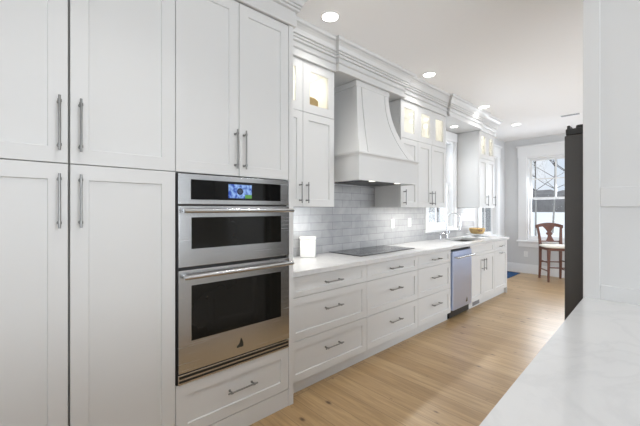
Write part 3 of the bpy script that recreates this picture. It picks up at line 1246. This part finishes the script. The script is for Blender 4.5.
# ---- backsplash
mb = MB()
mb.box(XW + 0.002, XW + 0.012, YO2 + 0.001, 4.380, ZT + 0.001, 1.42)
mb.box(XW + 0.002, XW + 0.012, 2.141, 3.199, 1.42, 1.630)
mb.box(XW + 0.002, XW + 0.012, 4.380, 5.38, ZT + 0.001, 1.022)
mb.box(XW + 0.002, XW + 0.012, 5.380, 6.10, ZT + 0.001, 1.394)
tag(mb.build('tile_backsplash', M['tile'], loc=(XW, 3.7, ZT)), 'glossy pale grey subway tile backsplash above the long worktop', 'backsplash')

# ---- cooktop
ck = thing('cooktop', (-2.27, 2.90, ZT), 'black glass induction cooktop lying in the worktop under the hood', 'cooktop')
cx0, cx1, cy0, cy1 = -2.483, -2.045, 2.42, 3.375
mb = MB()
mb.box(cx0, cx1, cy0, cy1, ZT + 0.001, ZT + 0.007, 0.002)
mb.build('glass_top', M['cooktop'], ck)
for (xx, yy, rr) in ((-2.16, 2.62, 0.085), (-2.36, 2.62, 0.07), (-2.27, 2.90, 0.12), (-2.16, 3.19, 0.07), (-2.36, 3.19, 0.085)):
    mb = MB()
    mb.lathe((xx, yy, ZT + 0.0071), [(rr - 0.002, 0), (rr - 0.002, 0.0004), (rr, 0.0004), (rr, 0)], 40, close=False)
    mb.build('burner_ring', M['ring'], ck)

# ---- canister
cn = thing('canister', (-2.385, 2.05, ZT + 0.001), 'square white lidded canister on the worktop beside the oven tower', 'canister')
rz = math.radians(45)
mb = MB()
mb.obox((-2.385, 2.05, ZT + 0.001 + 0.082), (0.145, 0.12, 0.164), rz, 0.008)
mb.build('body', M['ceramic'], cn, smooth=True)
mb = MB()
mb.obox((-2.385, 2.05, ZT + 0.001 + 0.180), (0.152, 0.127, 0.028), rz, 0.006)
mb.build('lid', M['ceramic'], cn, smooth=True)

# ---- faucet
fx, fy = -2.43, 4.93
fc = thing('faucet', (fx, fy, ZT + 0.001), 'chrome gooseneck faucet standing behind the sink', 'faucet')
mb = MB()
mb.lathe((fx, fy, ZT + 0.001), [(0.030, 0), (0.030, 0.006), (0.022, 0.012), (0.020, 0.07), (0.018, 0.075), (0.014, 0.09)], 24)
mb.build('base', M['chrome'], fc, smooth=True)
pts = [(fx, fy, ZT + 0.08), (fx, fy, ZT + 0.265)]
rr = 0.105
for k in range(1, 15):
    a = PI - PI * 1.08 * k / 14
    pts.append((fx + (rr + rr * math.cos(a)) * 0.72, fy + (rr + rr * math.cos(a)) * 0.69, ZT + 0.265 + rr * 1.25 * math.sin(a)))
mb = MB()
mb.tube(pts, 0.0098, 14)
sp = mb.build('spout', M['chrome'], fc, smooth=True)
e = Vector(pts[-1])
d = (Vector(pts[-1]) - Vector(pts[-2])).normalized()
mb = MB()
mb.tube([e - d * 0.004, e + d * 0.03, e + d * 0.10], [0.0135, 0.016, 0.018], 16)
mb.build('spray_head', M['chrome'], sp, smooth=True)
mb = MB()
mb.tube([(fx, fy + 0.018, ZT + 0.055), (fx + 0.005, fy + 0.045, ZT + 0.06), (fx + 0.02, fy + 0.06, ZT + 0.12)], [0.010, 0.009, 0.006], 12)
mb.build('lever', M['chrome'], fc, smooth=True)

sx_, sy_ = -2.42, 4.70
sd = thing('soap_dispenser', (sx_, sy_, ZT + 0.001), 'short chrome soap dispenser at the left of the gooseneck faucet', 'soap dispenser')
mb = MB()
mb.lathe((sx_, sy_, ZT + 0.001), [(0.022, 0), (0.022, 0.005), (0.014, 0.010), (0.013, 0.055), (0.010, 0.060)], 20)
mb.build('base', M['chrome'], sd, smooth=True)
mb = MB()
mb.tube([(sx_, sy_, ZT + 0.055), (sx_, sy_, ZT + 0.085), (sx_ + 0.02, sy_ + 0.005, ZT + 0.098), (sx_ + 0.07, sy_ + 0.02, ZT + 0.092)], [0.008, 0.009, 0.008, 0.006], 12)
mb.build('spout', M['chrome'], sd, smooth=True)

# ---- stand and basket at the far end of the worktop
px_, py_ = -2.275, 5.69
mb = MB()
mb.lathe((px_, py_, ZT + 0.001), [(0.075, 0), (0.07, 0.008), (0.03, 0.018), (0.03, 0.024), (0.16, 0.034), (0.17, 0.040), (0.168, 0.046), (0.155, 0.042)], 44)
tag(mb.build('cake_stand', M['ceramic'], loc=(px_, py_, ZT + 0.001), smooth=True), 'low round white stand under the oval golden basket beyond the sink', 'cake stand')
bk = thing('bread_basket', (px_, py_, ZT + 0.0455), 'oval golden basket resting on the round white stand beyond the sink', 'basket')
mb = MB()
mb.lathe((px_, py_, ZT + 0.0455), [(0.095, 0), (0.115, 0.006), (0.142, 0.05), (0.146, 0.088), (0.138, 0.092), (0.130, 0.085), (0.105, 0.012)], 44, 0.82, 1.0, math.radians(40))
mb.build('body', M['straw'], bk, smooth=True)
mb = MB()
ca, sa = math.cos(math.radians(40)), math.sin(math.radians(40))
mb.tube([(px_ + 0.135 * sa - 0.03 * ca, py_ - 0.135 * ca - 0.03 * sa, ZT + 0.11), (px_ + 0.165 * sa - 0.02 * ca, py_ - 0.165 * ca - 0.02 * sa, ZT + 0.10), (px_ + 0.165 * sa + 0.02 * ca, py_ - 0.165 * ca + 0.02 * sa, ZT + 0.10), (px_ + 0.135 * sa + 0.03 * ca, py_ - 0.135 * ca + 0.03 * sa, ZT + 0.11)], 0.009, 10)
mb.build('handle', M['stool'], bk, smooth=True)


# ---- outlets
def outlet(name, Mf, s, z, label, grp):
    r = thing(name, Mf(s, z, 0), label, 'outlet', grp)
    mb = MB()
    mbox(mb, Mf, s - 0.038, s + 0.038, z - 0.058, z + 0.058, 0.0005, 0.006, 0.002)
    mb.build('cover_plate', M['white'], r)
    for dz in (-0.022, 0.022):
        mb = MB()
        mbox(mb, Mf, s - 0.017, s + 0.017, z + dz - 0.015, z + dz + 0.015, 0.005, 0.0085, 0.002)
        k = mb.build('socket', M['white'], r)
        mb = MB()
        for ds in (-0.006, 0.006):
            mbox(mb, Mf, s + ds - 0.001, s + ds + 0.001, z + dz - 0.005, z + dz + 0.005, 0.0083, 0.0088)
        mb.build('slot', M['black'], k)


FW = M_left(XW + 0.012)
outlet('wall_outlet', FW, 3.57, 1.185, 'white outlet plate on the tile nearer the cooktop', 'white outlet plates')
outlet('wall_outlet', FW, 3.965, 1.19, 'white outlet plate on the tile nearer the sink window', 'white outlet plates')
outlet('wall_outlet', M_far(YF), -2.20, 0.41, 'white outlet plate low on the far wall under the window', 'white outlet plates')

# ------------------------------------------------------------------ fridge, its enclosure panel, peninsula
YPN = 2.161
pn = thing('enclosure_panel', (0.04, YPN + 0.015, 0), 'tall white framed panel closing off the side of the dark refrigerator', 'panel')
mb = MB()
mb.box(-0.331, XR - 0.001, YPN + 0.010, YPN + 0.026, 0, ZC - 0.001)
mb.build('back_board', M['cab'], pn)
mb = MB()
for a, b, c, d in ((-0.331, -0.263, 0, ZC - 0.001), (0.33, XR - 0.001, 0, ZC - 0.001), (-0.263, 0.33, 1.381, 1.480), (-0.263, 0.33, 0, 0.990), (-0.263, 0.33, 2.74, ZC - 0.001)):
    mb.box(a, b, YPN, YPN + 0.0105, c, d, 0.003)
mb.build('frame', M['cab'], pn)

fr = thing('refrigerator', (0.0, 2.66, 0), 'tall dark grey refrigerator standing behind the white framed panel', 'refrigerator')
fy0, fy1 = 2.200, 3.110
mb = MB()
mb.box(-0.315, XR - 0.02, fy0 + 0.004, fy1 - 0.004, 0.03, 1.765, 0.004)
mb.build('case', M['fridge'], fr)
ymid = (fy0 + fy1) / 2
for a, b, s in ((fy0, ymid - 0.002, -1), (ymid + 0.002, fy1, 1)):
    mb = MB()
    mb.box(-0.417, -0.325, a, b, 0.72, 1.770, 0.006)
    d = mb.build('door', M['fridge'], fr)
    mb = MB()
    yy = ymid + s * 0.045
    mb.rod((-0.46, yy, 0.85), (-0.46, yy, 1.55), 0.012)
    for zz in (0.9, 1.5):
        mb.rod((-0.416, yy, zz), (-0.46, yy, zz), 0.009)
    mb.build('handle', M['steel'], d, smooth=True)
mb = MB()
mb.box(-0.417, -0.325, fy0, fy1, 0.06, 0.712, 0.006)
d = mb.build('freezer_drawer', M['fridge'], fr)
mb = MB()
mb.rod((-0.46, fy0 + 0.1, 0.64), (-0.46, fy1 - 0.1, 0.64), 0.012)
for yy in (fy0 + 0.16, fy1 - 0.16):
    mb.rod((-0.416, yy, 0.64), (-0.46, yy, 0.64), 0.009)
mb.build('handle', M['steel'], d, smooth=True)
mb = MB()
mb.box(-0.412, XR - 0.03, fy0 + 0.002, fy1 - 0.002, 1.771, 1.805, 0.004)
mb.build('top_cover', M['fridge_top'], fr)
for yy in (fy0 + 0.05, fy1 - 0.05):
    mb = MB()
    mb.box(-0.409, -0.395, yy - 0.035, yy + 0.035, 1.804, 1.826, 0.004)
    mb.rod((-0.355, yy, 1.804), (-0.355, yy, 1.826), 0.022, 0.018)
    mb.box(-0.35, -0.24, yy - 0.03, yy + 0.03, 1.804, 1.820, 0.004)
    mb.build('hinge', M['fridge_top'], fr)
mb = MB()
mb.box(-0.33, XR - 0.05, fy0 + 0.02, fy1 - 0.02, 0.0, 0.03)
mb.build('base', M['black'], fr)

XPE = -0.306
mb = MB()
mb.rings([[(-0.222, -1.2, z), (XR + 0.08, -1.2, z), (XR + 0.08, YPN - 0.0005, z), (-0.326, YPN - 0.0005, z)] for z in (ZT - 0.032, ZT)])
tag(mb.build('peninsula_worktop', M['quartz'], loc=(0.05, 0.5, ZT - 0.032)), 'white veined quartz worktop in the foreground at the right', 'countertop')
pc = thing('peninsula_cabinet', (0.07, 0.5, 0), 'white base cabinet carrying the foreground quartz worktop', 'cabinet')
mb = MB()
mb.box(-0.185, XR - 0.001, -1.18, YPN - 0.001, 0.09, ZT - 0.033)
mb.build('carcass', M['gap'], pc)
mb = MB()
mb.box(-0.14, XR - 0.001, -1.17, YPN - 0.001, 0, 0.09)
mb.build('toe_kick', M['cab'], pc)
FP = M_right(-0.206)
for k in range(6):
    a = -1.18 + k * 0.556
    add_door(pc, FP, a + 0.002, a + 0.554, 0.098, ZT - 0.040, (a + (0.50 if k % 2 == 0 else 0.05), 0.70, 0.17, 'z'))

# ------------------------------------------------------------------ bar stool
SB = Vector((-1.595, 7.63, 0))
fdir = Vector((0.58, -0.815, 0)).normalized()
rdir = Vector((0.815, 0.58, 0)).normalized()


def sp3(x, y, z):
    """stool coordinates: x to its (viewer's) right, y towards its front"""
    return SB + rdir * x + fdir * y + Vector((0, 0, z))


st = thing('bar_stool', SB, 'dark brown wooden bar stool with cream seat by the far window', 'stool')


def sq_bar(mb, pts, w, d=None):
    """square-section bar through stool-space points; w per point"""
    d = d or w
    loops = []
    for (x, y, z), a, b in zip(pts, w, d):
        loops.append([sp3(x - a, y - b, z), sp3(x + a, y - b, z), sp3(x + a, y + b, z), sp3(x - a, y + b, z)])
    mb.rings(loops)


for s in (-1, 1):
    mb = MB()
    sq_bar(mb, [(s * 0.185, -0.205, 0), (s * 0.180, -0.185, 0.30), (s * 0.178, -0.180, 0.66), (s * 0.190, -0.200, 0.84), (s * 0.208, -0.235, 1.03)], [0.015, 0.019, 0.022, 0.019, 0.016])
    mb.build('leg', M['stool'], st)
for s in (-1, 1):
    mb = MB()
    sq_bar(mb, [(s * 0.195, 0.20, 0), (s * 0.185, 0.185, 0.30), (s * 0.178, 0.175, 0.632)], [0.013, 0.017, 0.024])
    mb.build('leg', M['stool'], st)
mb = MB()
loops = []
prof = [(0.185, 0.585), (0.198, 0.590), (0.200, 0.632), (0.196, 0.636)]
for h, z in prof:
    loops.append([sp3(-h * 0.95, -h, z), sp3(h * 0.95, -h, z), sp3(h * 1.03, h * 1.05, z), sp3(-h * 1.03, h * 1.05, z)])
mb.rings(loops)
mb.build('seat_frame', M['stool'], st)
mb = MB()
loops = []
for h, z in ((0.185, 0.6365), (0.207, 0.645), (0.207, 0.668), (0.190, 0.684), (0.12, 0.690)):
    loops.append([sp3(h * 1.06 * math.copysign(abs(math.cos(a)) ** 0.35, math.cos(a)), 0.012 + h * 1.02 * math.copysign(abs(math.sin(a)) ** 0.35, math.sin(a)) if math.sin(a) > -0.2 else 0.012 + max(-0.165, h * 1.02 * math.copysign(abs(math.sin(a)) ** 0.35, math.sin(a))), z) for a in [2 * PI * k / 40 for k in range(40)]])
mb.rings(loops)
mb.build('seat_cushion', M['cushion'], st, smooth=True)
# stretchers
for (a, b, z) in (((-0.186, 0.19), (-0.181, -0.19), 0.20), ((0.186, 0.19), (0.181, -0.19), 0.20), ((-0.186, 0.19), (-0.181, -0.19), 0.36), ((0.186, 0.19), (0.181, -0.19), 0.36), ((-0.186, 0.19), (0.186, 0.19), 0.27), ((-0.182, -0.19), (0.182, -0.19), 0.33)):
    mb = MB()
    mb.tube([sp3(a[0], a[1], z), sp3(b[0], b[1], z)], 0.0115, 10)
    mb.build('stretcher', M['stool'], st, smooth=True)
# crest rail
loops = []
for k in range(13):
    x = -0.242 + 0.484 * k / 12
    c = 1 - (x / 0.242) ** 2
    z0, z1 = 1.005 + 0.028 * c - 0.012 * (1 - c), 1.052 + 0.050 * c
    y = -0.235 - 0.03 * c
    loops.append([sp3(x, y - 0.012, z0), sp3(x, y + 0.012, z0), sp3(x, y + 0.012, z1), sp3(x, y - 0.012, z1)])
mb = MB()
mb.rings(loops)
mb.build('crest_rail', M['stool'], st, smooth=True)
mb = MB()
mb.tube([sp3(-0.185, -0.192, 0.735), sp3(0.185, -0.192, 0.735)], 0.012, 10)
mb.build('lower_rail', M['stool'], st, smooth=True)
# vase splat with a round boss
half = [(0.115, 1.04), (0.095, 1.01), (0.062, 0.975), (0.042, 0.94), (0.030, 0.915), (0.052, 0.90), (0.058, 0.885), (0.052, 0.87), (0.030, 0.855), (0.036, 0.82), (0.055, 0.775), (0.078, 0.735)]
out = [(x, z) for x, z in half] + [(-x, z) for x, z in half[::-1]]
yb = lambda z: -0.192 - 0.068 * (z - 0.735) / 0.30
mb = MB()
mb.rings([[sp3(x, yb(z) + dy, z) for x, z in out] for dy in (-0.008, 0.008)])
spl = mb.build('splat', M['stool'], st)
mb = MB()
zc = 0.885
mb.tube([sp3(0, yb(zc) + 0.006, zc), sp3(0, yb(zc) + 0.016, zc)], [0.047, 0.038], 20)
mb.build('boss', M['stool'], spl, smooth=True)

# ---- rug
mb = MB()
mb.box(-2.60, -2.27, 6.55, 7.93, 0.001, 0.011, 0.003)
tag(mb.build('floor_mat', M['rug'], loc=(-2.43, 7.2, 0)), 'deep blue floor mat past the far end of the base cabinets', 'mat')


# ------------------------------------------------------------------ ceiling fittings
def downlight(x, y, z, label, grp, power=None, r=0.062):
    root = thing('recessed_light', (x, y, z), label, 'ceiling light', grp)
    mb = MB()
    mb.lathe((x, y, z), [(r + 0.016, -0.0005), (r + 0.016, -0.004), (r + 0.002, -0.006), (r, -0.003), (r, -0.0005)], 36, close=False)
    mb.build('trim_ring', M['white'], root, smooth=True)
    mb = MB()
    mb.lathe((x, y, z), [(r - 0.001, -0.0006), (r - 0.001, -0.0025)], 36)
    mb.build('diffuser', M['lamp'], root)
    if power:
        d = bpy.data.lights.new('downlight', 'AREA')
        d.shape = 'DISK'
        d.size = 2 * r
        d.energy = power
        d.color = (1.0, 0.98, 0.95)
        d.spread = math.radians(115)
        o = bpy.data.objects.new('downlight', d)
        COL.objects.link(o)
        o.location = (x, y, z - 0.010)


G1 = 'recessed ceiling lights'
PW = 1.9
downlight(-1.845, 1.815, ZC, 'recessed ceiling light nearest the camera, above the oven tower crown', G1, PW)
downlight(-1.885, 3.41, ZC, 'recessed ceiling light second from the camera, in front of the crown past the hood', G1, PW)
downlight(-1.925, 5.08, ZC, 'recessed ceiling light third from the camera, in front of the crown by the sink window', G1, PW)
downlight(-1.945, 6.55, ZC, 'recessed ceiling light farthest from the camera, before the far wall', G1, PW)
downlight(-2.29, 4.88, ZU + 0.004, 'small recessed light in the soffit directly above the sink window', None, 2.0, 0.05)
for yy in (0.35, 2.0):  # unseen lights added to brighten the near drawer fronts
    downlight(-0.95, yy, ZC, 'added unseen fill light in the ceiling over the aisle by the oven tower' if yy < 1 else 'added unseen fill light in the ceiling over the aisle by the refrigerator panel', G1, 3.6)
for yy in (-1.6, 0.1):
    downlight(-1.845, yy, ZC, 'recessed ceiling light out of the picture behind the camera side of the aisle' if yy < 0 else 'recessed ceiling light out of the picture above the pantry cabinet', G1, PW)

vt = thing('ceiling_vent', (-1.16, 6.52, ZC), 'small grey slot vent in the ceiling above the refrigerator', 'vent')
mb = MB()
mb.box(-1.30, -1.02, 6.46, 6.58, ZC - 0.006, ZC - 0.0005, 0.001)
mb.build('frame', M['white'], vt)
mb = MB()
for k in range(5):
    mb.box(-1.28, -1.04, 6.475 + k * 0.019, 6.487 + k * 0.019, ZC - 0.0075, ZC - 0.0055)
mb.build('slats', M['rubber'], vt)

# ------------------------------------------------------------------ outside: snow, far shore, bare trees
ZG = -1.2
mb = MB()
mb.box(-400, 400, -400, 400, ZG - 0.5, ZG)
structure(mb.build('ground', M['snow']))
rnd = random.Random(3)
mb = MB()
RR = 350
N = 220
prev = None
loops = []
for k in range(N + 1):
    a = math.radians(60 + 150 * k / N)
    h = 17.0 + 2.6 * math.sin(k * 0.11) + 1.6 * math.sin(k * 0.37 + 1) + rnd.uniform(-1.5, 1.5)
    ca, sa = math.cos(a), math.sin(a)
    loops.append([(RR * ca, RR * sa, ZG), (RR * ca, RR * sa, 1.37 + h * 0.75), ((RR + 14) * ca, (RR + 14) * sa, 1.37 + h), ((RR + 40) * ca, (RR + 40) * sa, ZG)])
mb.rings(loops)
tag(mb.build('treeline', M['hill'], smooth=False), 'dark wooded far shore across the snow outside the windows', 'treeline', None, 'stuff')


def bare_tree(x, y, h, r, seed, label, lean=(0, 0), depth=5, mat='bark', spread=0.55):
    rn = random.Random(seed)
    root = thing('bare_tree', (x, y, ZG), label, 'tree', 'leafless trees outside the windows')
    tr, bra = MB(), MB()
    trunk = []
    n = 7
    px, py = x, y
    for k in range(n + 1):
        trunk.append((px, py, ZG + h * 0.62 * k / n))
        px += lean[0] / n + rn.uniform(-1, 1) * 0.03
        py += lean[1] / n + rn.uniform(-1, 1) * 0.03
    tr.tube(trunk, [r * (1 - 0.55 * k / n) for k in range(n + 1)], 9)

    def grow(p, d, L, rad, lev):
        pts, rads = [p], [rad]
        q = Vector(p)
        dd = Vector(d)
        for k in range(4):
            dd = (dd + Vector((rn.uniform(-1, 1), rn.uniform(-1, 1), rn.uniform(-0.5, 0.9))) * 0.26).normalized()
            q = q + dd * L / 4
            pts.append(tuple(q))
            rads.append(rad * (1 - 0.19 * (k + 1)))
        bra.tube(pts, rads, 5 if lev > 1 else 7)
        if lev >= depth:
            return
        for k in range(3 if lev < 3 else rn.choice((2, 2, 3))):
            i = rn.choice((2, 3, 4)) if k else 4
            nd = (dd + Vector((rn.uniform(-1, 1), rn.uniform(-1, 1), rn.uniform(-0.35, 0.8))) * spread * 1.25).normalized()
            grow(pts[i], nd, L * rn.uniform(0.58, 0.8), max(0.0035, rads[i] * 0.64), lev + 1)
    for k in range(9):
        i = min(n, 4 + (k * (n - 3)) // 9)
        a = rn.uniform(0, 2 * PI)
        up = 0.55 if k < 5 else 1.2
        d = Vector((math.cos(a), math.sin(a), up)).normalized()
        grow(trunk[i], d, h * rn.uniform(0.22, 0.34), r * 0.32, 1)
    grow(trunk[-1], Vector((lean[0] * 0.1, lean[1] * 0.1, 1)).normalized(), h * 0.32, r * 0.45, 1)
    tr.build('trunk', M[mat], root, smooth=True, angle=60)
    bra.build('branches', M['bark'], root, smooth=True, angle=60)


bare_tree(-2.75, 15.0, 8.6, 0.045, 11, 'dark bare tree with spreading branches outside the far window, nearest its right side', lean=(0.2, 0.1), depth=5)
bare_tree(-6.9, 27.5, 11.0, 0.07, 5, 'slender pale bare tree at the left half of the far window view', lean=(-0.1, 0), mat='birch', depth=5)
bare_tree(-9.2, 43.0, 13.5, 0.10, 23, 'pale-trunked bare tree standing behind the others beyond the far window', lean=(0.25, 0), mat='birch', depth=5)
bare_tree(-14.5, 24.0, 9.0, 0.06, 31, 'bare tree on the snow outside the window near the left corner', lean=(0, 0.2), depth=5)
